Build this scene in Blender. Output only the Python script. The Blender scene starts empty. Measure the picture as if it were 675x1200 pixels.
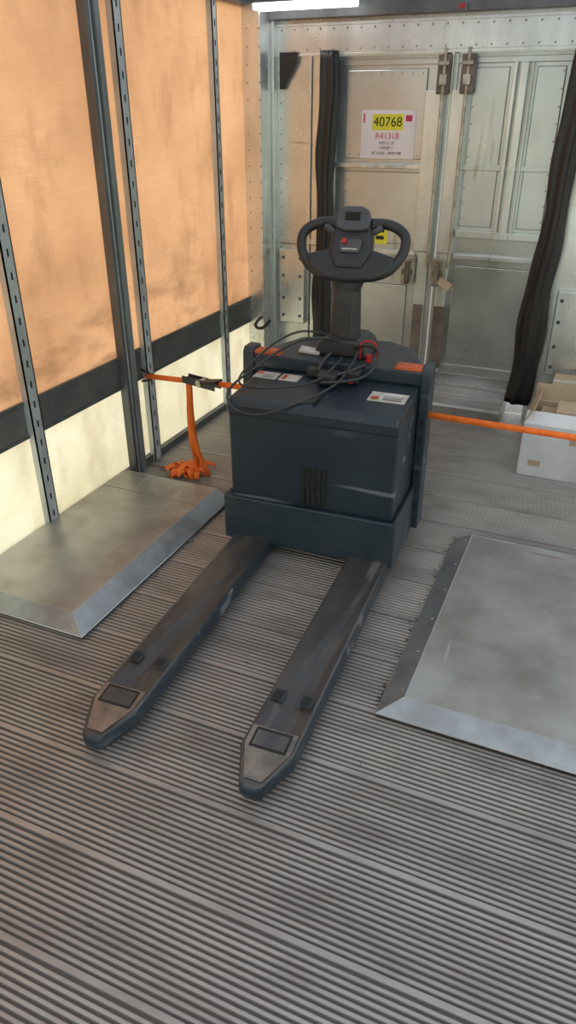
import bpy, bmesh, math, random
from mathutils import Vector, Matrix, Euler
random.seed(4)
S = bpy.context.scene
COL = S.collection
try:
    S.view_settings.view_transform = 'Standard'
    S.view_settings.look = 'None'
    S.view_settings.exposure = 0.0
except Exception: pass

# ------------------------------------------------------------ materials
def nt(name):
    m = bpy.data.materials.new(name); m.use_nodes = True
    t = m.node_tree; t.nodes.clear()
    return m, t
def N(t, typ, **kw):
    n = t.nodes.new(typ)
    for k, v in kw.items(): setattr(n, k, v)
    return n
def c4(c): return (c[0], c[1], c[2], 1)
def noise(t, scale, stretch=(1,1,1), detail=6, rough=.6, rot=(0,0,0)):
    tc = N(t, 'ShaderNodeTexCoord'); mp = N(t, 'ShaderNodeMapping')
    mp.inputs['Scale'].default_value = stretch
    mp.inputs['Rotation'].default_value = rot
    no = N(t, 'ShaderNodeTexNoise')
    no.inputs['Scale'].default_value = scale
    no.inputs['Detail'].default_value = detail
    no.inputs['Roughness'].default_value = rough
    t.links.new(tc.outputs['Object'], mp.inputs['Vector'])
    t.links.new(mp.outputs[0], no.inputs['Vector'])
    return no.outputs['Fac']
def ramp(t, src, a, b, ca=(0,0,0), cb=(1,1,1)):
    r = N(t, 'ShaderNodeValToRGB')
    r.color_ramp.elements[0].position = a; r.color_ramp.elements[0].color = c4(ca)
    r.color_ramp.elements[1].position = b; r.color_ramp.elements[1].color = c4(cb)
    t.links.new(src, r.inputs[0]); return r.outputs[0]
def mixc(t, f, a, b, mode='MIX'):
    m = N(t, 'ShaderNodeMix', data_type='RGBA', blend_type=mode)
    if isinstance(f, (int, float)): m.inputs[0].default_value = f
    else: t.links.new(f, m.inputs[0])
    for i, v in ((6, a), (7, b)):
        if isinstance(v, tuple): m.inputs[i].default_value = c4(v)
        else: t.links.new(v, m.inputs[i])
    return m.outputs[2]
def M(name, c1, c2=None, metal=0.0, rough=.5, scale=4, stretch=(1,1,1), lo=.38, hi=.62, bump=0.0,
      rv=.12, scratch=None, scol=(.5,.5,.5), sstretch=(1,1,1), slo=.64, shi=.72, sscale=30, bscale=60, groove=None, fine=None):
    m, t = nt(name)
    out = N(t, 'ShaderNodeOutputMaterial'); p = N(t, 'ShaderNodeBsdfPrincipled')
    t.links.new(p.outputs[0], out.inputs[0])
    p.inputs['Metallic'].default_value = metal
    if c2 is None: c2 = tuple(x*.8 for x in c1)
    n1 = noise(t, scale, stretch)
    col = mixc(t, ramp(t, n1, lo, hi), c1, c2)
    if scratch:
        n2 = noise(t, sscale, sstretch, 4, .5)
        f = ramp(t, n2, slo, shi, (0,0,0), (scratch,)*3)
        col = mixc(t, f, col, scol)
    if fine:   # thin scuffs: (color, scale, stretch, rotation, threshold)
        for (fc, fs, fst, frot, th) in fine:
            n4 = noise(t, fs, fst, 2, .5, frot)
            col = mixc(t, ramp(t, n4, th, th+.03, (0,0,0), (.7,.7,.7)), col, fc)
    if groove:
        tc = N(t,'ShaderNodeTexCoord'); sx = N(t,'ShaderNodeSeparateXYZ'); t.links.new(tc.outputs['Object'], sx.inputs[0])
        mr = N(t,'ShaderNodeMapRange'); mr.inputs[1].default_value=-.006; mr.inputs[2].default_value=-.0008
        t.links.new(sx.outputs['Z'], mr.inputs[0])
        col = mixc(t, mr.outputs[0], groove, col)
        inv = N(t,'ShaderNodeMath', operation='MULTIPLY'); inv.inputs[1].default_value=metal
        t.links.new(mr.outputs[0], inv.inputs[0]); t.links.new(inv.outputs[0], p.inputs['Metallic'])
    t.links.new(col, p.inputs['Base Color'])
    mr = N(t, 'ShaderNodeMapRange'); mr.inputs[3].default_value = max(.03, rough-rv); mr.inputs[4].default_value = min(1, rough+rv)
    n3 = noise(t, scale*3, stretch)
    t.links.new(n3, mr.inputs[0]); t.links.new(mr.outputs[0], p.inputs['Roughness'])
    if bump:
        b = N(t, 'ShaderNodeBump'); b.inputs['Strength'].default_value = bump; b.inputs['Distance'].default_value = .01
        t.links.new(noise(t, bscale, stretch, 3), b.inputs['Height']); t.links.new(b.outputs[0], p.inputs['Normal'])
    return m
def Mtrans(name, c1, c2, c3, trans=.75, scale=1.2, stretch=(1,1,1), thread=.25, dirt=None):
    m, t = nt(name)
    out = N(t, 'ShaderNodeOutputMaterial')
    a = noise(t, scale, stretch, 5, .55); b = noise(t, 5, (1,1,.5), 6, .7)
    col = mixc(t, ramp(t, a, .36, .64), c1, c2)
    col = mixc(t, ramp(t, b, .48, .82), col, c3)
    f = noise(t, 60, (1,.15,3), 2, .5)
    col = mixc(t, ramp(t, f, .3, .7, (0,0,0), (thread,)*3), col, c3)
    if dirt:   # grime settled just above the band
        tc = N(t,'ShaderNodeTexCoord'); sx = N(t,'ShaderNodeSeparateXYZ'); t.links.new(tc.outputs['Object'], sx.inputs[0])
        mr = N(t,'ShaderNodeMapRange'); mr.inputs[1].default_value=1.10; mr.inputs[2].default_value=.62
        t.links.new(sx.outputs['Z'], mr.inputs[0])
        n5 = noise(t, 2.2, (1,1,3.5), 6, .65)
        f5 = ramp(t, n5, .50, .74, (0,0,0), (.8,.8,.8))
        mm = N(t,'ShaderNodeMath', operation='MULTIPLY'); t.links.new(mr.outputs[0],mm.inputs[0]); t.links.new(f5,mm.inputs[1])
        col = mixc(t, mm.outputs[0], col, dirt)
    d = N(t, 'ShaderNodeBsdfDiffuse'); tr = N(t, 'ShaderNodeBsdfTranslucent'); mx = N(t, 'ShaderNodeMixShader')
    mx.inputs[0].default_value = trans
    t.links.new(col, d.inputs[0]); t.links.new(col, tr.inputs[0])
    t.links.new(d.outputs[0], mx.inputs[1]); t.links.new(tr.outputs[0], mx.inputs[2])
    t.links.new(mx.outputs[0], out.inputs[0])
    return m
def Mflat(name, c, rough=.6, metal=0):
    return M(name, c, tuple(x*.88 for x in c), metal=metal, rough=rough, rv=.05)

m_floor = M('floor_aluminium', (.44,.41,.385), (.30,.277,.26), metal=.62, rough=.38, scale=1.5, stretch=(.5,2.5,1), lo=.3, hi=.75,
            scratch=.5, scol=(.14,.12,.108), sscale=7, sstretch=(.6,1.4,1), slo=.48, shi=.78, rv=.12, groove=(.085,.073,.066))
m_plate = M('galvanised_plate', (.46,.455,.44), (.33,.32,.30), metal=.75, rough=.38, scale=2.5, scratch=.6, scol=(.22,.19,.16), sscale=6, slo=.48, shi=.75, bump=.05, bscale=14,
            fine=[((.50,.50,.49),16,(1,.10,1),(0,0,.7),.70),((.18,.15,.13),12,(.10,1,1),(0,0,.3),.70)])
m_plate_d = M('plate_skirt', (.38,.41,.43), (.27,.28,.29), metal=.7, rough=.40, scale=6)
m_fold = Mflat('plate_edge_highlight', (.58,.59,.59), .35, .8)  # bright strip colour paints a highlight along plate folds and hems
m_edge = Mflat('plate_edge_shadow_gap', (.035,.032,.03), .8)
m_alu = M('aluminium_wall', (.80,.83,.80), (.66,.69,.66), metal=.85, rough=.28, scale=2.0, stretch=(1,1,1), scratch=.4, scol=(.46,.45,.42), sscale=7, sstretch=(1,1,.6), slo=.56, shi=.8, bump=.09, bscale=4,
          fine=[((.4,.39,.36),9,(.12,1,1.2),(0,.4,0),.70)])
m_alu2 = M('aluminium_door', (.70,.74,.735), (.56,.58,.575), metal=.82, rough=.31, scale=1.4, scratch=.45, scol=(.40,.40,.385), sscale=4, sstretch=(1,1,.7), slo=.54, shi=.80, bump=.10, bscale=3,
          fine=[((.36,.35,.33),8,(1,1,.10),(0,.2,0),.69)])
m_alu3 = M('aluminium_trim', (.78,.81,.80), (.62,.64,.63), metal=.8, rough=.30, scale=6, stretch=(1,1,.3))
m_seam = Mflat('seam_grey', (.16,.155,.145), .6, .5)
m_galv = M('galvanised_post', (.56,.61,.63), (.42,.45,.46), metal=.4, rough=.45, scale=9, stretch=(1,1,.4))
m_dark = M('dark_rail', (.15,.165,.17), (.10,.105,.11), metal=.5, rough=.45, scale=6, stretch=(1,1,.3))
m_rail = M('grey_rail', (.27,.30,.31), (.18,.2,.2), metal=.5, rough=.42, scale=6, stretch=(1,1,.3))
m_band = M('side_band', (.13,.125,.12), (.09,.09,.09), metal=.2, rough=.6, scale=5)
m_hole = Mflat('slot_black', (.01,.01,.01), .8)
m_black = M('black_rubber', (.012,.012,.014), (.02,.02,.022), rough=.34, scale=6, stretch=(1,1,.2), bump=.5, bscale=12)
m_plastic = M('black_plastic', (.018,.020,.024), (.028,.03,.035), rough=.42, scale=20)
m_greyplastic = M('grey_plastic', (.075,.081,.092), (.058,.063,.07), rough=.4, scale=20)
scu = [((.20,.23,.26),7,(.10,1,1.6),(0,.5,0),.67),((.18,.20,.22),9,(.10,1,1.4),(0,-.9,0),.68)]
m_blue = M('battery_paint', (.013,.023,.035), (.020,.032,.045), metal=.1, rough=.38, scale=3, scratch=.4, scol=(.09,.11,.13), sscale=9, sstretch=(.35,1,1.6), slo=.64, shi=.73, fine=scu)
m_blue2 = M('chassis_paint', (.015,.029,.044), (.029,.042,.053), metal=.15, rough=.42, scale=5, scratch=.5, scol=(.12,.14,.15), sscale=12, sstretch=(.3,1,1.5), slo=.60, shi=.72, fine=scu)
m_forktop = M('fork_worn', (.052,.054,.060), (.09,.088,.087), metal=.5, rough=.38, scale=4, stretch=(2,.5,1), scratch=.6, scol=(.18,.165,.15), sscale=14, sstretch=(1.5,.3,1), slo=.55, shi=.75,
             fine=[((.27,.26,.25),16,(1,.08,1),(0,0,.1),.68)])
m_forkbare = M('fork_bare_steel', (.28,.245,.215), (.15,.135,.12), metal=.8, rough=.40, scale=12)
m_orange = M('orange_paint', (.60,.12,.035), (.38,.075,.02), rough=.5, scale=14)
m_strap = M('orange_strap', (.95,.20,.02), (.8,.14,.015), rough=.7, scale=30)
m_red = Mflat('red_plastic', (.45,.02,.02), .4)
m_white = M('sticker_white', (.62,.60,.56), (.45,.43,.40), rough=.5, scale=14)
m_yellow = Mflat('label_yellow', (.85,.80,.05), .5)
m_paper = M('paper', (.84,.79,.81), (.78,.71,.75), rough=.6, scale=3)
m_ink = Mflat('ink_black', (.02,.02,.02), .7)
m_inkr = Mflat('ink_red', (.6,.03,.10), .7)
m_card = M('cardboard', (.52,.40,.28), (.44,.33,.22), rough=.8, scale=8)
m_cardw = M('carton_white', (.70,.70,.72), (.58,.58,.61), rough=.7, scale=4)
m_curt = Mtrans('curtain_orange', (.88,.66,.475), (.74,.53,.37), (.61,.42,.285), dirt=(.33,.21,.14))  # broad darker blotches paint soft foliage shadows into the curtain colour
m_cream = Mtrans('panel_cream', (.93,.90,.78), (.84,.79,.65), (.68,.62,.50), scale=3)
m_roof = Mtrans('roof_translucent', (.84,.87,.9), (.78,.81,.84), (.72,.75,.78), trans=.6)
m_steel = M('bright_steel', (.55,.54,.5), (.35,.32,.27), metal=.9, rough=.35, scale=20)
m_rust = M('rusty_strip', (.24,.20,.17), (.13,.11,.095), metal=.5, rough=.55, scale=9)
m_debris = Mflat('debris', (.07,.06,.05), .9)
m_lamp, t = nt('lamp_diffuser'); o = N(t,'ShaderNodeOutputMaterial'); e = N(t,'ShaderNodeEmission')
e.inputs[0].default_value=(1,.98,.95,1); e.inputs[1].default_value=4; t.links.new(e.outputs[0],o.inputs[0])

# ------------------------------------------------------------ geometry helpers
def finish(name, bm, mat, parent=None, bevel=0, smooth=False, seg=2):
    bmesh.ops.recalc_face_normals(bm, faces=bm.faces)
    me = bpy.data.meshes.new(name); bm.to_mesh(me); bm.free()
    ob = bpy.data.objects.new(name, me); COL.objects.link(ob)
    if mat: me.materials.append(mat)
    if parent: ob.parent = parent
    if smooth:
        for f in me.polygons: f.use_smooth = True
    if bevel:
        b = ob.modifiers.new('b', 'BEVEL'); b.width = bevel; b.segments = seg; b.limit_method = 'ANGLE'; b.angle_limit = .6
    return ob
def addbox(bm, x0,x1,y0,y1,z0,z1, rot=None):
    vs = [bm.verts.new((x,y,z)) for x in (x0,x1) for y in (y0,y1) for z in (z0,z1)]
    if rot:
        c = Vector(((x0+x1)/2,(y0+y1)/2,(z0+z1)/2)); R = Euler(rot).to_matrix()
        for v in vs: v.co = R @ (v.co-c) + c
    for f in ((0,1,3,2),(4,6,7,5),(0,4,5,1),(2,3,7,6),(0,2,6,4),(1,5,7,3)):
        bm.faces.new([vs[i] for i in f])
def boxes(name, lst, mat, parent=None, bevel=0):
    bm = bmesh.new()
    for b in lst: addbox(bm, *b)
    return finish(name, bm, mat, parent, bevel)
def prism(name, pts, axis, a, b, mat, parent=None, bevel=0):
    bm = bmesh.new()
    def mk(p, w):
        return {'x':(w,p[0],p[1]),'y':(p[0],w,p[1]),'z':(p[0],p[1],w)}[axis]
    A = [bm.verts.new(mk(p,a)) for p in pts]; B = [bm.verts.new(mk(p,b)) for p in pts]
    bm.faces.new(A); bm.faces.new(B[::-1]); n = len(pts)
    for i in range(n): bm.faces.new((A[i],A[(i+1)%n],B[(i+1)%n],B[i]))
    return finish(name, bm, mat, parent, bevel)
def tube(name, pts, r, mat, parent=None, cyclic=False, smooth=True, res=3):
    cu = bpy.data.curves.new(name, 'CURVE'); cu.dimensions='3D'; cu.bevel_depth=r; cu.bevel_resolution=res; cu.resolution_u=8
    cu.use_fill_caps = True
    sp = cu.splines.new('NURBS' if smooth else 'POLY'); sp.points.add(len(pts)-1)
    for i,p in enumerate(pts): sp.points[i].co=(p[0],p[1],p[2],1)
    if smooth: sp.order_u=3; sp.use_endpoint_u=True
    sp.use_cyclic_u = cyclic
    ob = bpy.data.objects.new(name, cu); COL.objects.link(ob); cu.materials.append(mat)
    if parent: ob.parent=parent
    return ob
def ribbon(name, pts, wvec, mat, parent=None, th=.002):
    bm = bmesh.new(); rows=[]
    for i,p in enumerate(pts):
        w = Vector(wvec[i] if isinstance(wvec,list) else wvec); p=Vector(p)
        rows.append((bm.verts.new(p-w), bm.verts.new(p+w)))
    for i in range(len(rows)-1):
        bm.faces.new((rows[i][0],rows[i+1][0],rows[i+1][1],rows[i][1]))
    ob = finish(name,bm,mat,parent,smooth=True)
    s = ob.modifiers.new('s','SOLIDIFY'); s.thickness=th; s.offset=0
    return ob
def catmull(P, n=6):
    P=[Vector(p) for p in P]; Q=[P[0]*2-P[1]]+P+[P[-1]*2-P[-2]]; out=[]
    for i in range(1,len(Q)-2):
        for k in range(n):
            t=k/n; a,b,c,d=Q[i-1:i+3]
            out.append(.5*((2*b)+(c-a)*t+(2*a-5*b+4*c-d)*t*t+(3*b-a-3*c+d)*t**3))
    out.append(P[-1]); return out
def cyl(name, c, r, h, axis, mat, parent=None, seg=20, r2=None, bevel=0):
    bm = bmesh.new()
    bmesh.ops.create_cone(bm, cap_ends=True, segments=seg, radius1=r, radius2=r if r2 is None else r2, depth=h)
    R = {'z':Matrix.Identity(3),'x':Euler((0,math.pi/2,0)).to_matrix(),'y':Euler((math.pi/2,0,0)).to_matrix()}[axis]
    for v in bm.verts: v.co = R@v.co + Vector(c)
    return finish(name,bm,mat,parent,bevel)
def empty(name, loc=(0,0,0), rz=0):
    e = bpy.data.objects.new(name,None); COL.objects.link(e); e.location=loc; e.rotation_euler=(0,0,rz); e.empty_display_size=.1
    return e
def rivets(name, pts, r, mat, parent, axis='y'):
    bm = bmesh.new()
    for p in pts:
        ret = bmesh.ops.create_icosphere(bm, subdivisions=1, radius=r)
        for v in ret['verts']:
            if axis=='y': v.co.y*=.5
            else: v.co.x*=.5
            v.co += Vector(p)
    return finish(name,bm,mat,parent,smooth=True)
def text(name, s, x, z, y, size, mat, parent):
    cu = bpy.data.curves.new(name,'FONT'); cu.body=s; cu.size=size; cu.align_x='CENTER'; cu.align_y='CENTER'; cu.extrude=.0003
    ob = bpy.data.objects.new(name,cu); COL.objects.link(ob); cu.materials.append(mat)
    ob.location=(x,y,z); ob.rotation_euler=(math.pi/2,0,0); ob.parent=parent
    return ob

XL, XR, YB, YF, ZC = -2.13, .80, 4.45, -.9, 2.32

# ------------------------------------------------------------ floor
bm = bmesh.new(); prof=[]; y=YF
while y < YB+.2:
    prof += [(y,-.006),(y+.002,0),(y+.017,0),(y+.019,-.006)]
    yy = y+.023
    for k in range(13):
        prof += [(yy,-.006),(yy+.0025,-.0005),(yy+.004,0),(yy+.009,0),(yy+.0105,-.0005),(yy+.013,-.006)]
        yy += .0178
    y = yy+.002
A=[bm.verts.new((XL-.05,p[0],p[1])) for p in prof]; B=[bm.verts.new((XR+.05,p[0],p[1])) for p in prof]
for i in range(len(prof)-1): bm.faces.new((A[i],B[i],B[i+1],A[i+1]))
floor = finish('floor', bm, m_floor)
# ------------------------------------------------------------ ceiling
ceil = boxes('ceiling', [(XL-.05,XR+.05,YF,YB+.3,ZC,ZC+.004)], m_roof)

# ------------------------------------------------------------ side walls
def side_wall(name, X, s, posts, is_open=False):
    if is_open:   # curtain drawn aside: lower boards only, curtain bunched at the far end
        w = boxes(name, [(min(X,X-s*.004),max(X,X-s*.004),YF,YB+.15,.0,.47)], m_cream)
        bm=bmesh.new(); pts=[]
        for i in range(26): pts.append((X-s*(.01+.03*(i%2)), YB-.02-i*.018))
        for (a,b) in zip(pts,pts[1:]):
            bm.faces.new([bm.verts.new(v) for v in ((a[0],a[1],.61),(b[0],b[1],.61),(b[0],b[1],ZC),(a[0],a[1],ZC))])
        finish('gathered_curtain',bm,m_curt,w)
    else:
        w = boxes(name, [(min(X,X-s*.004),max(X,X-s*.004),YF,YB+.15,.61,ZC)], m_curt)
        boxes('lower_panel', [(min(X,X-s*.004),max(X,X-s*.004),YF,YB+.15,.0,.47)], m_cream, w)
    def bx(a,b,y0,y1,z0,z1):
        xa,xb = X+s*a, X+s*b
        return (min(xa,xb),max(xa,xb),y0,y1,z0,z1)
    boxes('band', [bx(-.01,.012,YF,YB,.462,.615)], m_band, w)
    boxes('band_edges', [bx(.012,.018,YF,YB,.600,.618),bx(.012,.018,YF,YB,.46,.474)], m_dark, w)
    boxes('floor_rail', [bx(-.01,.03,YF,YB,0,.035)], m_dark, w)
    boxes('top_rail', [bx(-.02,.05,YF,YB,2.16,2.31)], m_dark, w)
    for (yc,kind) in posts:
        if kind=='slot' or kind=='thin':
            wd=.030 if kind=='slot' else .024
            boxes('slotted_post', [bx(0.012,.045,yc-wd,yc-wd+.006,.0,2.2),bx(.012,.045,yc+wd-.006,yc+wd,.0,2.2),bx(.04,.045,yc-wd,yc+wd,.0,2.2)], m_galv, w)
            sl=[]; z=.08
            while z<2.15:
                sl.append(bx(.0445,.0457,yc-.0045,yc+.0045,z,z+.028)); z+=.085
            boxes('post_slots', sl, m_hole, w)
        else:
            boxes('sliding_post', [bx(.012,.055,yc-.045,yc-.022,.0,2.2),bx(.012,.04,yc-.022,yc+.008,.0,2.2)], m_dark, w, .002)
            boxes('sliding_post_face', [bx(.012,.06,yc+.008,yc+.04,.0,2.2)], m_rail, w, .002)
            boxes('post_strip', [bx(.04,.044,yc-.016,yc+.002,.0,2.2)], m_galv, w)
    return w
wl = side_wall('wall_left', XL, 1, [(2.18,'slot'),(2.85,'rail'),(3.03,'slot'),(3.87,'thin'),(1.3,'slot'),(.3,'rail')])
wr = side_wall('wall_right', XR, -1, [(2.86,'rail'),(3.05,'slot'),(3.87,'thin'),(.3,'rail')], True)

# ------------------------------------------------------------ back wall
DL, DR, DS, YD = -1.68, -.36, -1.0, 4.50
wb = boxes('wall_back', [(XL,DL,YB,YB+.04,0,ZC),(DR,XR,YB,YB+.04,0,ZC),(DL,DR,YB,YB+.04,1.93,ZC)], m_alu)
boxes('corner_column', [(XL,-2.02,4.26,YB,0,ZC),(-2.02,-2.0,4.40,YB,0,ZC)], m_alu3, wb, .004)
boxes('header_beam', [(XL,XR,4.36,YB,2.10,2.20)], m_dark, wb)
boxes('header_panels', [(-2.0,-1.05,YB-.006,YB,1.945,2.085),(-1.04,XR,YB-.006,YB,1.945,2.085),(-2.0,XR,YB-.014,YB,1.928,1.94),(-2.0,XR,YB-.014,YB,2.07,2.085)], m_alu3, wb, .001)
rv=[]
for i in range(34): rv += [(-1.97+i*.078,YB-.007,2.055),(-1.97+i*.078,YB-.007,1.96)]
for i in range(24): rv += [(-2.03+.005,4.258,.1+i*.085),(-2.10,4.258,.1+i*.085),(-1.98,YB-.001,.1+i*.08)]
rivets('rivets', rv, .006, m_steel, wb)
boxes('wall_frames', [(-1.80,-1.785,YB-.012,YB,.3,1.93),(-1.99,-1.72,YB-.01,YB,.93,.96),(-.33,-.31,YB-.012,YB,.0,1.93)], m_alu3, wb, .002)
boxes('wall_seams', [(-1.783,-1.780,YB-.003,YB,.3,1.93),(-1.99,-1.72,YB-.003,YB,.924,.928)], m_seam, wb)
prism('black_bracket', [(-1.975,1.95),(-1.865,1.95),(-1.865,1.90),(-1.95,1.77),(-1.975,1.77)], 'y', YB-.03, YB, m_black, wb)
for (x0,x1,z0,z1,nm) in ((-1.975,-1.80,.44,.90,'bolt_plate'),(-.27,-.06,.30,.78,'bolt_plate')):
    boxes(nm, [(x0,x1,YB-.05,YB,z0,z1)], m_alu3, wb, .006)
    rivets('bolts', [(x,YB-.052,z) for x in (x0+.03,x1-.03) for z in (z0+.05,(z0+z1)/2-.07,(z0+z1)/2+.07,z1-.05)], .012, m_dark, wb)
tube('wall_hook', [(-2.03,4.25,.50),(-2.06,4.20,.47),(-2.03,4.17,.44),(-1.97,4.18,.455),(-1.95,4.2,.50)], .010, m_black, wb)

def door(name, x0, x1):
    d = boxes(name, [(x0,x1,YD,YD+.03,.205,1.93)], m_alu2)
    fr=[]
    for z in (1.88,1.37,.90,.235):
        fr.append((x0+.01,x1-.01,YD-.012,YD,z,z+.03))
    fr += [(x0,x0+.03,YD-.014,YD,.21,1.93),(x1-.03,x1,YD-.014,YD,.21,1.93)]
    boxes('door_frame', fr, m_alu2, d, .003)
    return d
d1 = door('door_1', DL, DS-.004)
d2 = door('door_2', DS+.004, DR)
def panel(nm,x0,x1,z0,z1,d,mat,th=.022):
    boxes(nm+'_seam', [(x0-.002,x1+.002,YD-.003,YD-.001,z0-.002,z1+.002)], m_seam, d)
    boxes(nm, [(x0,x1,YD-th,YD-.003,z0,z1)], mat, d, .005)
panel('upper_panel',-1.585,-1.13,1.42,1.86,d1,m_alu2,.016)
panel('mid_panel',-1.585,-1.13,.96,1.35,d1,m_alu2,.010)
panel('kick_panel',-1.62,-1.16,.27,.72,d1,m_alu2,.014)
boxes('rub_rail', [(-1.65,-1.12,YD-.035,YD,1.37,1.395),(-1.65,-1.12,YD-.03,YD,.90,.925)], m_alu3, d1, .003)
boxes('meeting_stile', [(-1.125,-1.03,YD-.05,YD,.93,1.76),(-1.105,-1.035,YD-.03,YD,.21,.93)], m_alu3, d1, .005)
boxes('kick_strip', [(-1.10,-1.04,YD-.045,YD-.028,.24,.62)], m_rust, d1, .003)
rivets('door_rivets', [(-1.56+i*.058,YD-.017,z) for i in range(8) for z in (1.44,1.84)]+[(-1.57,YD-.011,1.0+i*.06) for i in range(6)], .005, m_steel, d1)
panel('upper_panel',-.88,-.70,1.08,1.86,d2,m_alu2,.010)
panel('side_panel',-.56,-.42,1.08,1.86,d2,m_alu2,.010)
boxes('vertical_rail', [(-.675,-.655,YD-.055,YD,1.02,1.88),(-.64,-.60,YD-.055,YD,1.02,1.88),(-.585,-.575,YD-.045,YD,1.02,1.88)], m_alu3, d2, .004)
panel('mid_panel',-.88,-.42,.30,.86,d2,m_alu2,.010)
boxes('meeting_stile', [(-.985,-.90,YD-.05,YD,.93,1.76),(-.97,-.915,YD-.03,YD,.21,.93)], m_alu3, d2, .005)
boxes('kick_strip', [(-.97,-.90,YD-.045,YD-.028,.24,.62)], m_rust, d2, .003)
boxes('rub_rail', [(-.89,-.38,YD-.04,YD,1.02,1.06),(-.89,-.38,YD-.03,YD,.90,.925)], m_alu3, d2, .003)
rivets('door_rivets', [(x,YD-.011,1.12+i*.08) for i in range(10) for x in (-.87,-.43)]+[(-.86+i*.06,YD-.011,z) for i in range(8) for z in (.32,.84)], .005, m_steel, d2)
for (d,xc) in ((d1,-1.03),(d2,-.905)):
    cyl('lock_rod', (xc,YD-.065,1.40), .009, 1.1, 'z', m_steel, d)
    boxes('top_lock', [(xc-.035,xc+.035,YD-.07,YD-.03,1.74,1.92)], m_rust, d, .004)
    boxes('lock_cam', [(xc-.02,xc+.02,YD-.085,YD-.065,1.78,1.83),(xc-.028,xc+.028,YD-.085,YD-.065,1.87,1.89)], m_steel, d, .003)
for (d,xc) in ((d1,-1.145),(d2,-.965)):
    boxes('latch', [(xc-.04,xc+.04,YD-.065,YD-.03,.74,.90)], m_steel, d, .004)
    boxes('latch_lever', [(xc-.012,xc+.012,YD-.10,YD-.065,.75,.88),(xc-.03,xc+.03,YD-.08,YD-.065,.80,.83)], m_rust, d, .003)
boxes('seal_tag', [(-.95,-.87,YD-.10,YD-.096,.745,.79,(0,.5,0))], m_card, d2)
boxes('warning_sticker', [(-1.44,-1.30,YD-.0125,YD-.0105,.955,1.06)], m_yellow, d1)
boxes('warning_marks', [(-1.42,-1.39,YD-.014,YD-.0125,.98,1.04),(-1.37,-1.32,YD-.014,YD-.0125,.98,1.0),(-1.37,-1.32,YD-.014,YD-.0125,1.02,1.04)], m_ink, d1)
sill = empty('door_threshold')
prism('ramp', [(4.22,0),(4.22,.085),(4.235,.095),(4.34,.105),(4.345,.125),(4.50,.20),(4.53,.20),(4.53,0)], 'x', -1.60, -.47, m_plate, sill, .004)
boxes('ridge', [(-1.60,-.47,4.40,4.412,.155,.172)], m_alu3, sill)

# notice
no_ = boxes('paper_notice', [(-1.49,-1.175,YD-.0195,YD-.0165,1.42,1.665)], m_paper)
YN=YD+.005
boxes('yellow_label', [(-1.425,-1.245,YN-.0255,YN-.0245,1.565,1.645)], m_yellow, no_)
text('number', '40768', -1.335, 1.605, YN-.0262, .068, m_ink, no_)
text('code', 'R41318', -1.335, 1.535, YN-.0250, .045, m_inkr, no_)
text('line_1', 'MZCU 35', -1.335, 1.50, YN-.0250, .022, m_ink, no_)
text('line_2', 'DROP 1', -1.335, 1.475, YN-.0250, .022, m_ink, no_)
text('line_3', 'BC10.60 - 09/07-08', -1.335, 1.448, YN-.0250, .022, m_ink, no_)
boxes('stamp', [(-1.232,-1.195,YN-.0255,YN-.0245,1.61,1.64),(-1.478,-1.470,YN-.0255,YN-.0245,1.60,1.65)], m_inkr, no_)
boxes('tape', [(-1.45,-1.37,YD-.0375,YD-.0350,1.372,1.392),(-1.33,-1.21,YD-.0375,YD-.0350,1.375,1.392)], m_white, d1)

def rubber(name, top, bot, wt, wb_, z0, z1, ph):
    bm = bmesh.new(); rings=[]; n=40
    for i in range(n+1):
        f=i/n; z=z1+(z0-z1)*f
        cx=top[0]+(bot[0]-top[0])*f+.007*math.sin(f*15+ph); cy=top[1]+(bot[1]-top[1])*f
        w=(wt+(wb_-wt)*f)*(1+.10*math.sin(f*9+ph)+.07*math.sin(f*27))
        ring=[]
        for k in range(32):
            a=2*math.pi*k/32
            rr=1+.26*math.sin(5*a+f*4+ph)
            ring.append(bm.verts.new((cx+w*rr*math.cos(a), min(cy+.038*rr*math.sin(a),YB-.002), z)))
        rings.append(ring)
    for i in range(n):
        for k in range(32): bm.faces.new((rings[i][k],rings[i][(k+1)%32],rings[i+1][(k+1)%32],rings[i+1][k]))
    bm.faces.new(rings[0]); bm.faces.new(rings[-1][::-1])
    return finish(name,bm,m_black,None,smooth=True)
rubber('rubber_door_curtain', (-1.67,4.40), (-1.67,4.39), .045, .05, .22, 1.95, 0)
rubber('rubber_door_curtain', (-.33,4.38), (-.385,4.36), .05, .065, .12, 1.93, 1)

lampf = boxes('ceiling_lamp', [(-2.05,-1.45,4.20,4.30,2.16,2.20)], m_dark)
boxes('diffuser', [(-2.03,-1.47,4.195,4.29,2.13,2.16)], m_lamp, lampf, .004)
mk = boxes('marker_light', [(-.97,-.92,4.33,4.36,2.10,2.13)], m_dark)
boxes('lens', [(-.96,-.93,4.325,4.33,2.105,2.125)], m_red, mk)

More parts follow.
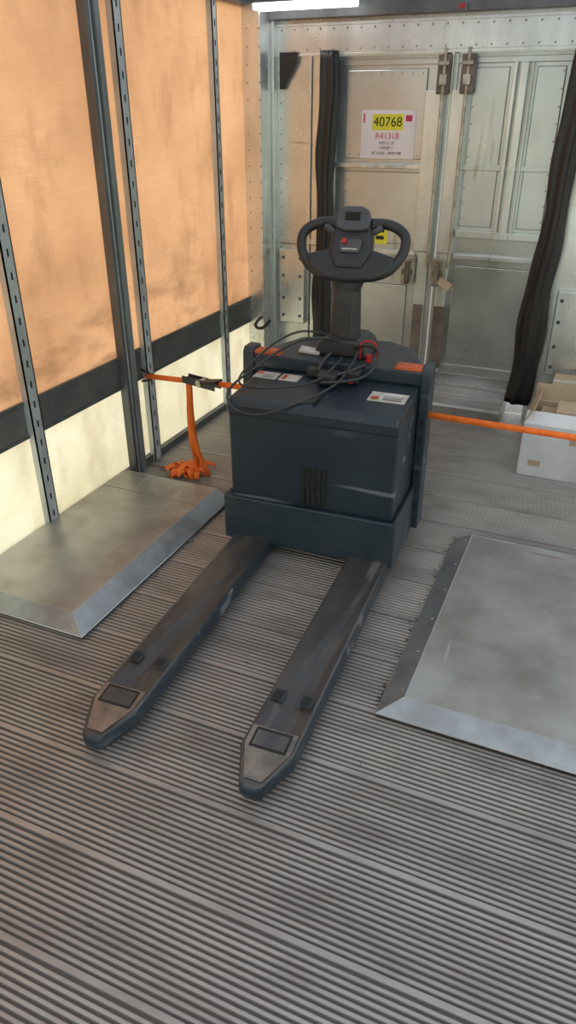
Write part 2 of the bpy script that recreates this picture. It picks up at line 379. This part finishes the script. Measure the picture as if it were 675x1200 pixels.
# ------------------------------------------------------------ floor cover plates
def wheel_plate(name, xw, xe, y0, y1, h=.062, sk=.075):
    s = 1 if xe>xw else -1
    p = empty(name)
    xt = xe-s*sk; yt=y0+sk*.75; lip=.014
    bm = bmesh.new()
    a,b=min(xw,xt),max(xw,xt)
    ym=y1-.20
    addbox(bm,a,b,yt,ym-.002,h-.004,h); addbox(bm,a,b,ym+.002,y1-.02,h-.004,h)
    finish('top_sheet',bm,m_plate,p,.0015)
    for nm,q in (('side_skirt',[(xt,yt,h),(xt,y1-.02,h),(xe,y1,lip),(xe,y0,lip)]),
                 ('end_skirt',[(xw,yt,h),(xt,yt,h),(xe,y0,lip),(xw,y0,lip)]),
                 ('far_skirt',[(xw,y1-.02,h),(xt,y1-.02,h),(xe,y1,lip),(xw,y1,lip)])):
        bm=bmesh.new(); vs=[bm.verts.new(v) for v in q]; bm.faces.new(vs)
        o=finish(nm,bm,m_plate_d,p); sm=o.modifiers.new('s','SOLIDIFY'); sm.thickness=.005; sm.offset=0
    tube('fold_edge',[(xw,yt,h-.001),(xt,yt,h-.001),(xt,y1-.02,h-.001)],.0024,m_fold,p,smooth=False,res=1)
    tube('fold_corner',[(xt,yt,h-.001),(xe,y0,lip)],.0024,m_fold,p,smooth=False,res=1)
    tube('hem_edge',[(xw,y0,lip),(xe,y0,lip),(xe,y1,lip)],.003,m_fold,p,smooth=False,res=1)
    a,b=min(xw,xe-s*.006),max(xw,xe-s*.006)
    boxes('gap_shadow_strip',[(a,b,y0+.006,y1-.006,0,lip-.003)],m_edge,p)  # dark block paints the shade in the gap under the skirts
    rivets('screws',[(xe-s*.055,y0+.10+i*(y1-y0-.16)/5,h-.011) for i in range(6)],.006,m_steel,p)
    return p
wheel_plate('floor_cover_plate', XL+.035, -1.495, 1.59, 2.75)
wheel_plate('floor_cover_plate', .72, -.42, 1.65, 2.80)
# grit collected along the plate edges
bm=bmesh.new()
for i in range(110):
    k=random.random()
    if k<.6: x=-.42-abs(random.gauss(0,.012))-.004; yv=random.uniform(1.7,2.85)
    elif k<.85: x=-1.49+abs(random.gauss(0,.012))+.004; yv=random.uniform(1.6,2.8)
    else: x=random.uniform(-1.9,-.3); yv=random.uniform(.6,3.9)
    sz=random.uniform(.001,.0035); a=random.uniform(0,3.14); L=sz*random.uniform(1,2.5)
    addbox(bm,x-L,x+L,yv-sz*.6,yv+sz*.6,.0001,.002,(0,0,a))
finish('floor_debris',bm,m_debris)

# ------------------------------------------------------------ pallet truck
PT = empty('electric_pallet_truck', (-.94,2.385,0), math.radians(2.5))
def fork(xc):
    w=.0825; L=-1.19
    plan=[(-w,.06),(w,.06),(w,-1.07),(.034,L),(.018,L-.012),(-.018,L-.012),(-.034,L),(-w,-1.07)]
    plan=[(xc+x,y) for x,y in plan]
    bm=bmesh.new(); n=len(plan)
    def zt(y): return .088 if y>-1.0 else .088-.020*(-1.0-y)/.2
    def ring(off,zf):
        vs=[]
        for (x,y) in plan:
            dx=(x-xc); sc=1-off/.0825
            vs.append(bm.verts.new((xc+dx*sc, y+(off if y<0 else 0), zf(y))))
        return vs
    R=[ring(.010,lambda y:.012),ring(0,lambda y:.03),ring(0,lambda y:zt(y)-.010),ring(.0035,lambda y:zt(y)-.003),ring(.011,lambda y:zt(y))]
    for a,b in zip(R,R[1:]):
        for i in range(n): bm.faces.new((a[i],a[(i+1)%n],b[(i+1)%n],b[i]))
    bm.faces.new(R[0][::-1]); f=bm.faces.new(R[-1])
    ob=finish('fork',bm,m_blue2,PT)
    ob.data.materials.append(m_forktop)
    for pf in ob.data.polygons:
        if pf.normal.z>.6: pf.material_index=1
    tp=[(xc-.070,-1.00),(xc+.070,-1.00),(xc+.070,-1.065),(xc+.026,-1.175),(xc-.026,-1.175),(xc-.070,-1.065)]
    bm=bmesh.new(); vs=[bm.verts.new((x,y,zt(y)+.0006)) for x,y in tp]; bm.faces.new(vs); finish('worn_tip',bm,m_forkbare,PT)
    def ins(nm,x0,x1,y0,y1,mat,dz=.0015):
        bm=bmesh.new(); vs=[bm.verts.new((x,y,zt(y)+dz)) for x,y in ((x0,y0),(x1,y0),(x1,y1),(x0,y1))]; bm.faces.new(vs); finish(nm,bm,mat,PT)
    ins('roller_window_rim',xc-.056,xc+.056,-1.075,-1.005,m_hole)
    ins('roller_window',xc-.049,xc+.049,-1.067,-1.014,m_forktop,.0022)
    for sx in (-.045,.045):
        ins('slot_rim',xc+sx-.020,xc+sx+.020,-.885,-.835,m_blue2)
        ins('slot',xc+sx-.016,xc+sx+.012,-.880,-.842,m_hole,.0022)
    cyl('load_roller',(xc,-.95,.033),.033,.09,'x',m_black,PT)
for xc in (-.252,.252): fork(xc)
boxes('chassis_tray', [(-.375,.352,-.02,0,.065,.265),(-.375,-.357,0,.40,.065,.265),(.334,.352,0,.36,.065,.265),(-.37,.35,0,.4,.065,.09)], m_blue2, PT, .005)
prof=[(.012,.20),(.004,.655),(.022,.685),(.345,.70),(.345,.20)]
prism('battery_cover', prof, 'x', -.350, .332, m_blue, PT, .010)
boxes('lid_seam', [(-.348,.330,.0025,.008,.618,.622)], m_hole, PT)
boxes('lid_split', [(-.005,.0,.02,.345,.688,.7005)], m_hole, PT)
boxes('vent_slots', [(-.04+i*.022,-.026+i*.022,.002,.009,z,z+.075) for i in range(5) for z in (.275,.36)], m_hole, PT)
bm=bmesh.new()
Pl=[(-.41,.36),(.35,.36),(.345,.42),(.24,.70),(.12,.78),(-.18,.78),(-.30,.70),(-.405,.42)]
A=[bm.verts.new((x,y,.06)) for x,y in Pl]; B=[bm.verts.new((x,y,.73)) for x,y in Pl]
cx=-.03; C=[bm.verts.new((cx+(x-cx)*.95,.40+(y-.40)*.93,.755)) for x,y in Pl]
bm.faces.new(A[::-1]); bm.faces.new(C)
for P,Q in ((A,B),(B,C)):
    for i in range(8): bm.faces.new((P[i],P[(i+1)%8],Q[(i+1)%8],Q[i]))
finish('drive_housing',bm,m_blue2,PT,.010)
for xa,xb in ((-.435,-.385),(.335,.375)):
    prism('side_plate', [(.34,.06),(.335,.60),(.345,.765),(.36,.785),(.43,.785),(.44,.74),(.44,.06)], 'x', xa, xb, m_blue2, PT, .006)
boxes('edge_slots', [(.348,.362,.332,.3405,.16+i*.075,.165+i*.075+.025) for i in range(6)], m_hole, PT)
for xa,xb in ((-.42,-.27),(.215,.365)):
    prism('orange_cap', [(xa,.752),(xa+.01,.772),(xb-.01,.772),(xb,.752)], 'y', .358, .42, m_orange, PT, .006)
boxes('housing_lip', [(-.385,.340,.352,.42,.70,.757)], m_blue2, PT, .006)
boxes('stickers', [(-.345,-.245,.24,.31,.6935,.6990,(0.039,0,0)),(-.232,-.15,.24,.31,.6935,.6990,(.039,0,0)),(.17,.315,.15,.24,.690,.6960,(.039,0,0))], m_white, PT)
boxes('sticker_print', [(-.345,-.315,.28,.305,.6940,.7000,(0.039,0,0)),(.18,.21,.16,.19,.6905,.6970,(.039,0,0)),(-.225,-.205,.25,.30,.6940,.6995,(0.039,0,0))], m_orange, PT)
boxes('sticker_lines', [(-.305,-.255,.25+i*.016,.254+i*.016,.6940,.6996,(0.039,0,0)) for i in range(3)]+[(.225,.30,.165+i*.018,.170+i*.018,.6906,.6968,(.039,0,0)) for i in range(4)], m_greyplastic, PT)
cyl('drive_wheel',(0,.58,.115),.115,.08,'x',m_black,PT)
for s in (-1,1): cyl('caster',(s*.24-.03,.52,.06),.06,.05,'x',m_black,PT)
tx=-.03
prism('tiller_base', [(tx-.12,.755),(tx-.10,.81),(tx-.065,.83),(tx+.065,.83),(tx+.10,.81),(tx+.12,.755)], 'y', .44, .64, m_plastic, PT, .012)
col=bmesh.new()
secs=[(.76,.50,.062,.045),(.95,.505,.055,.04),(1.02,.51,.052,.035),(1.07,.515,.070,.04),(1.13,.52,.105,.045)]
rr=[]
for z,yc,hw,hd in secs:
    rr.append([col.verts.new((tx+dx*hw,yc+dy*hd,z)) for dx,dy in ((-1,-.6),(-.7,-1),(.7,-1),(1,-.6),(1,.8),(-1,.8))])
for a,b in zip(rr,rr[1:]):
    for i in range(6): col.faces.new((a[i],a[(i+1)%6],b[(i+1)%6],b[i]))
col.faces.new(rr[0][::-1]); col.faces.new(rr[-1])
finish('tiller_arm',col,m_plastic,PT,.006)
boxes('arm_ribs', [(tx-.03,tx+.03,.460,.466,.80,.97)], m_plastic, PT,.003)
H = empty('tiller_head',(tx+.01,.52,1.19)); H.parent=PT; H.rotation_euler=(math.radians(-28),0,math.radians(4))
def hprism(name, pts, y0, y1, mat, bev=.008): return prism(name, pts, 'y', y0, y1, mat, H, bev)
hprism('console', [(-.055,-.10),(-.085,-.04),(-.080,.045),(-.06,.10),(-.035,.125),(.035,.125),(.06,.10),(.080,.045),(.085,-.04),(.055,-.10)], -.035,.045,m_plastic,.014)
hprism('lower_web', [(-.185,-.045),(-.13,-.030),(-.08,-.015),(.08,-.015),(.13,-.030),(.185,-.045),(.165,-.10),(.11,-.138),(-.11,-.138),(-.165,-.10)], -.024,.022,m_plastic,.016)
hprism('console_cap', [(-.068,.052),(-.072,.095),(-.060,.124),(-.03,.138),(.03,.138),(.060,.124),(.072,.095),(.068,.052),(.03,.04),(-.03,.04)], -.055,-.03,m_greyplastic,.01)
hprism('console_keys', [(-.040,-.042),(-.048,.004),(-.03,.012),(.03,.012),(.048,.004),(.040,-.042)], -.045,-.034,m_greyplastic,.005)
hprism('display', [(-.030,.078),(-.030,.112),(.030,.112),(.030,.078)], -.058,-.054,m_hole,.002)
for s in (-1,1):
    tube('grip', [(s*.05,0,.088),(s*.10,-.004,.092),(s*.165,-.004,.080),(s*.212,0,.045),(s*.212,0,-.012),(s*.190,0,-.060),(s*.150,0,-.105),(s*.07,0,-.126),(0,0,-.128)], .0200, m_plastic, H, res=5)
    tube('thumb_switch', [(s*.080,-.01,.050),(s*.098,-.02,.060),(s*.112,-.015,.066)], .014, m_greyplastic, H)
    hprism('wing_cap', sorted([(s*.062,.098),(s*.068,.060),(s*.13,.080),(s*.12,.104)], key=lambda p: math.atan2(p[1]-.085,p[0]-s*.095)), -.028,.02,m_plastic,.010)
cyl('belly_button',(-.022,-.05,-.002),.011,.02,'y',m_red,H)
boxes('key_label', [(-.030,.030,-.0475,-.045,-.032,-.027)], m_white, H)
tube('cable_loop', [(-.02,.45,.82),(-.12,.40,.85),(-.25,.36,.80),(-.34,.22,.73),(-.375,.05,.70),(-.33,-.03,.66),(-.22,-.04,.635),(-.10,-.01,.68),(0,.10,.71),(.05,.26,.73),(.06,.40,.80)], .005, m_plastic, PT)
tube('cable_loop_2', [(-.04,.45,.83),(-.15,.42,.87),(-.26,.38,.84),(-.35,.26,.76),(-.37,.12,.71),(-.28,.06,.71),(-.12,.12,.715),(-.02,.22,.73),(0,.36,.78)], .0045, m_plastic, PT)
tube('cable_right', [(.03,.44,.80),(.10,.38,.84),(.17,.36,.82),(.14,.28,.74),(.05,.22,.725),(-.03,.2,.72)], .006, m_plastic, PT)
tube('cable_coil', [(-.06,.40,.78),(-.09,.30,.74),(-.02,.24,.735),(.05,.28,.745),(.10,.36,.76)], .008, m_plastic, PT)
boxes('connector', [(-.06,.02,.22,.30,.703,.745),(.03,.10,.28,.36,.703,.75),(-.13,-.07,.30,.36,.703,.74)], m_plastic, PT, .006)
boxes('connector_red', [(.060,.080,.255,.28,.71,.725)], m_red, PT, .003)
boxes('battery_tag', [(-.21,-.12,.42,.47,.762,.775,(.1,.1,.1))], m_white, PT, .003)
tube('emergency_handle', [(.062,.42,.765),(.062,.41,.82),(.078,.405,.845),(.120,.405,.845),(.136,.41,.82),(.136,.42,.765)], .0045, m_red, PT)
cyl('emergency_button',(.10,.42,.77),.014,.03,'z',m_red,PT)

# ------------------------------------------------------------ ratchet strap
ST = empty('ratchet_strap')
a=Vector((XL+.055,2.96,.49)); b=Vector((-1.385,2.79,.575))
wz=Vector((0,.003,.0125))
r0=a.lerp(b,.42); r1=a.lerp(b,.70)
ribbon('strap_wall', [a,a.lerp(b,.2),r0], wz, m_strap, ST)
ribbon('strap_truck', [r1,a.lerp(b,.85),b], wz, m_strap, ST)
tube('wall_clip', [a+Vector((-.02,0,.03)),a+Vector((.03,0,.02)),a+Vector((.05,0,0)),a+Vector((.03,0,-.02)),a+Vector((-.02,0,-.03))], .006, m_black, ST)
ang=math.atan2(b.y-a.y,b.x-a.x)
RT = empty('ratchet', r0.lerp(r1,.5), ang); RT.parent=ST
boxes('ratchet_frame', [(-.11,.10,-.024,-.020,-.018,.018),(-.11,.10,.020,.024,-.018,.018),(-.11,-.02,-.020,.020,-.004,.006)], m_plastic, RT, .002)
boxes('ratchet_handle', [(-.02,.11,-.028,.028,.006,.020,(0,-.2,0))], m_plastic, RT, .005)
cyl('ratchet_drum',(0,0,0),.017,.06,'y',m_steel,RT)
c=Vector((-.635,2.765,.583)); d=Vector((XR-.05,3.10,.44))
ribbon('strap_right', [c,c.lerp(d,.5),d], wz, m_strap, ST)
q=r0+Vector((.03,-.03,-.005)); pc=Vector((-1.86,2.96,0))
P1=catmull([q,q+Vector((.003,-.004,-.16)),q+Vector((.018,0,-.33)),Vector((q.x+.045,2.90,.06)),Vector((q.x+.03,2.93,.010)),Vector((q.x-.03,2.95,.008))])
ribbon('tail', P1, [Vector((math.cos(.35+.5*math.sin(i*.22))*.0135,math.sin(.35+.5*math.sin(i*.22))*.0135,0)) for i in range(len(P1))], m_strap, ST, .0015)
P2=catmull([q+Vector((-.012,.006,0)),q+Vector((-.018,.008,-.15)),q+Vector((-.012,.012,-.32)),Vector((q.x-.03,2.93,.07)),Vector((q.x-.06,2.95,.012)),Vector((q.x-.12,2.96,.008))])
ribbon('tail_2', P2, [Vector((math.cos(.2-.6*math.sin(i*.25+1))*.0135,math.sin(.2-.6*math.sin(i*.25+1))*.0135,0)) for i in range(len(P2))], m_strap, ST, .0015)
for k in range(14):
    ang=random.uniform(0,3.14); L=random.uniform(.07,.13); cx=pc.x+random.uniform(-.05,.09); cy=pc.y+random.uniform(-.06,.03)
    dx,dy=math.cos(ang)*L,math.sin(ang)*L
    z0=.004+k*.002
    P=[]
    for j in range(13):
        f=j/12; P.append((cx+dx*(f-.5)*1.6, cy+dy*(f-.5)*1.6, z0+.022*abs(math.sin(f*math.pi*2))))
    ribbon('strap_fold_%d'%k, P, Vector((-math.sin(ang)*.014,math.cos(ang)*.014,.004)), m_strap, ST, .0015)

# ------------------------------------------------------------ cartons
CB = empty('cardboard_box',(-.02,3.80,0), math.radians(-1))
w,dp,h,tk=.25,.19,.285,.005
boxes('walls', [(-w,w,-dp,-dp+tk,0,h),(-w,w,dp-tk,dp,0,h),(-w,-w+tk,-dp,dp,0,h),(w-tk,w,-dp,dp,0,h),(-w,w,-dp,dp,0,tk)], m_cardw, CB, .001)
boxes('inner_liner', [(-w+tk,w-tk,dp-tk-.002,dp-tk,.01,h),(-w+tk,-w+tk+.002,-dp+tk,dp-tk,.01,h)], m_card, CB)
def flap(nm,q,mat):
    bm=bmesh.new(); bm.faces.new([bm.verts.new(v) for v in q]); o=finish(nm,bm,mat,CB); s=o.modifiers.new('s','SOLIDIFY'); s.thickness=.004
flap('flap_front',[(-w,-dp,h),(w,-dp,h),(w,-dp+.06,h+.05),(-w,-dp+.07,h+.045)],m_cardw)
flap('flap_back',[(-w,dp,h),(w,dp,h),(w,dp+.01,h+.09),(-w,dp+.01,h+.09)],m_card)
flap('flap_side',[(-w,-dp,h),(-w,dp,h),(-w+.04,dp,h+.07),(-w+.04,-dp+.02,h+.07)],m_card)
boxes('contents', [(-w+.05,w-.02,-dp+.04,dp-.03,.02,h-.02),(-.12,.2,-.05,.14,h-.02,h+.03)], m_card, CB, .004)
boxes('print_mark', [(-.02,.06,-dp-.001,-dp,.20,.23),(-.2,-.14,-dp-.001,-dp,.06,.09)], m_card, CB)
C2 = boxes('cardboard_box', [(-.20,.30,4.06,4.34,0,.33)], m_card, None, .003)
boxes('lid_flaps', [(-.20,.30,4.06,4.197,.331,.335),(-.20,.30,4.203,4.34,.331,.335)], m_card, C2)
boxes('tape', [(-.20,.30,4.18,4.22,.3355,.3362)], m_white, C2)

# ------------------------------------------------------------ world, sun
W = bpy.data.worlds.new('world'); S.world=W; W.use_nodes=True; t=W.node_tree; t.nodes.clear()
o=N(t,'ShaderNodeOutputWorld'); bg=N(t,'ShaderNodeBackground'); tc=N(t,'ShaderNodeTexCoord'); sx=N(t,'ShaderNodeSeparateXYZ')
t.links.new(tc.outputs['Generated'],sx.inputs[0])
r=N(t,'ShaderNodeValToRGB'); cr=r.color_ramp
cr.elements[0].position=0; cr.elements[0].color=(.36,.35,.34,1)
cr.elements[1].position=1; cr.elements[1].color=(.80,.9,1.05,1)
for p,c in ((.48,(.55,.54,.52,1)),(.50,(.30,.36,.20,1)),(.60,(.66,.74,.46,1)),(.66,(1.1,1.15,1.18,1))):
    e=cr.elements.new(p); e.color=c
mp=N(t,'ShaderNodeMath',operation='MULTIPLY_ADD'); mp.inputs[1].default_value=.5; mp.inputs[2].default_value=.5
no=N(t,'ShaderNodeTexNoise'); no.inputs['Scale'].default_value=6; no.inputs['Detail'].default_value=6
t.links.new(tc.outputs['Generated'],no.inputs['Vector'])
ad=N(t,'ShaderNodeMath',operation='MULTIPLY_ADD'); ad.inputs[1].default_value=.14
sb=N(t,'ShaderNodeMath',operation='SUBTRACT'); sb.inputs[1].default_value=.07
t.links.new(sx.outputs['Z'],mp.inputs[0]); t.links.new(no.outputs['Fac'],ad.inputs[0]); t.links.new(mp.outputs[0],ad.inputs[2])
t.links.new(ad.outputs[0],sb.inputs[0]); t.links.new(sb.outputs[0],r.inputs[0]); t.links.new(r.outputs[0],bg.inputs[0]); bg.inputs[1].default_value=1.75
t.links.new(bg.outputs[0],o.inputs[0])
sd=bpy.data.lights.new('sun','SUN'); sd.energy=2.9; sd.angle=.03; sd.color=(1,.95,.88)
so=bpy.data.objects.new('sun',sd); COL.objects.link(so); so.rotation_euler=Vector((.75,.12,-.5)).to_track_quat('-Z','Y').to_euler(); so.location=(-6,0,5)

# ------------------------------------------------------------ camera
cam=bpy.data.cameras.new('camera'); co=bpy.data.objects.new('camera',cam); COL.objects.link(co)
cam.sensor_fit='VERTICAL'; cam.sensor_height=36.0; cam.lens=36.0*851/1200
cam.clip_start=.02
co.location=(0,0,1.66); co.rotation_euler=(math.radians(90-28.9),0,math.radians(23.5))
S.camera=co
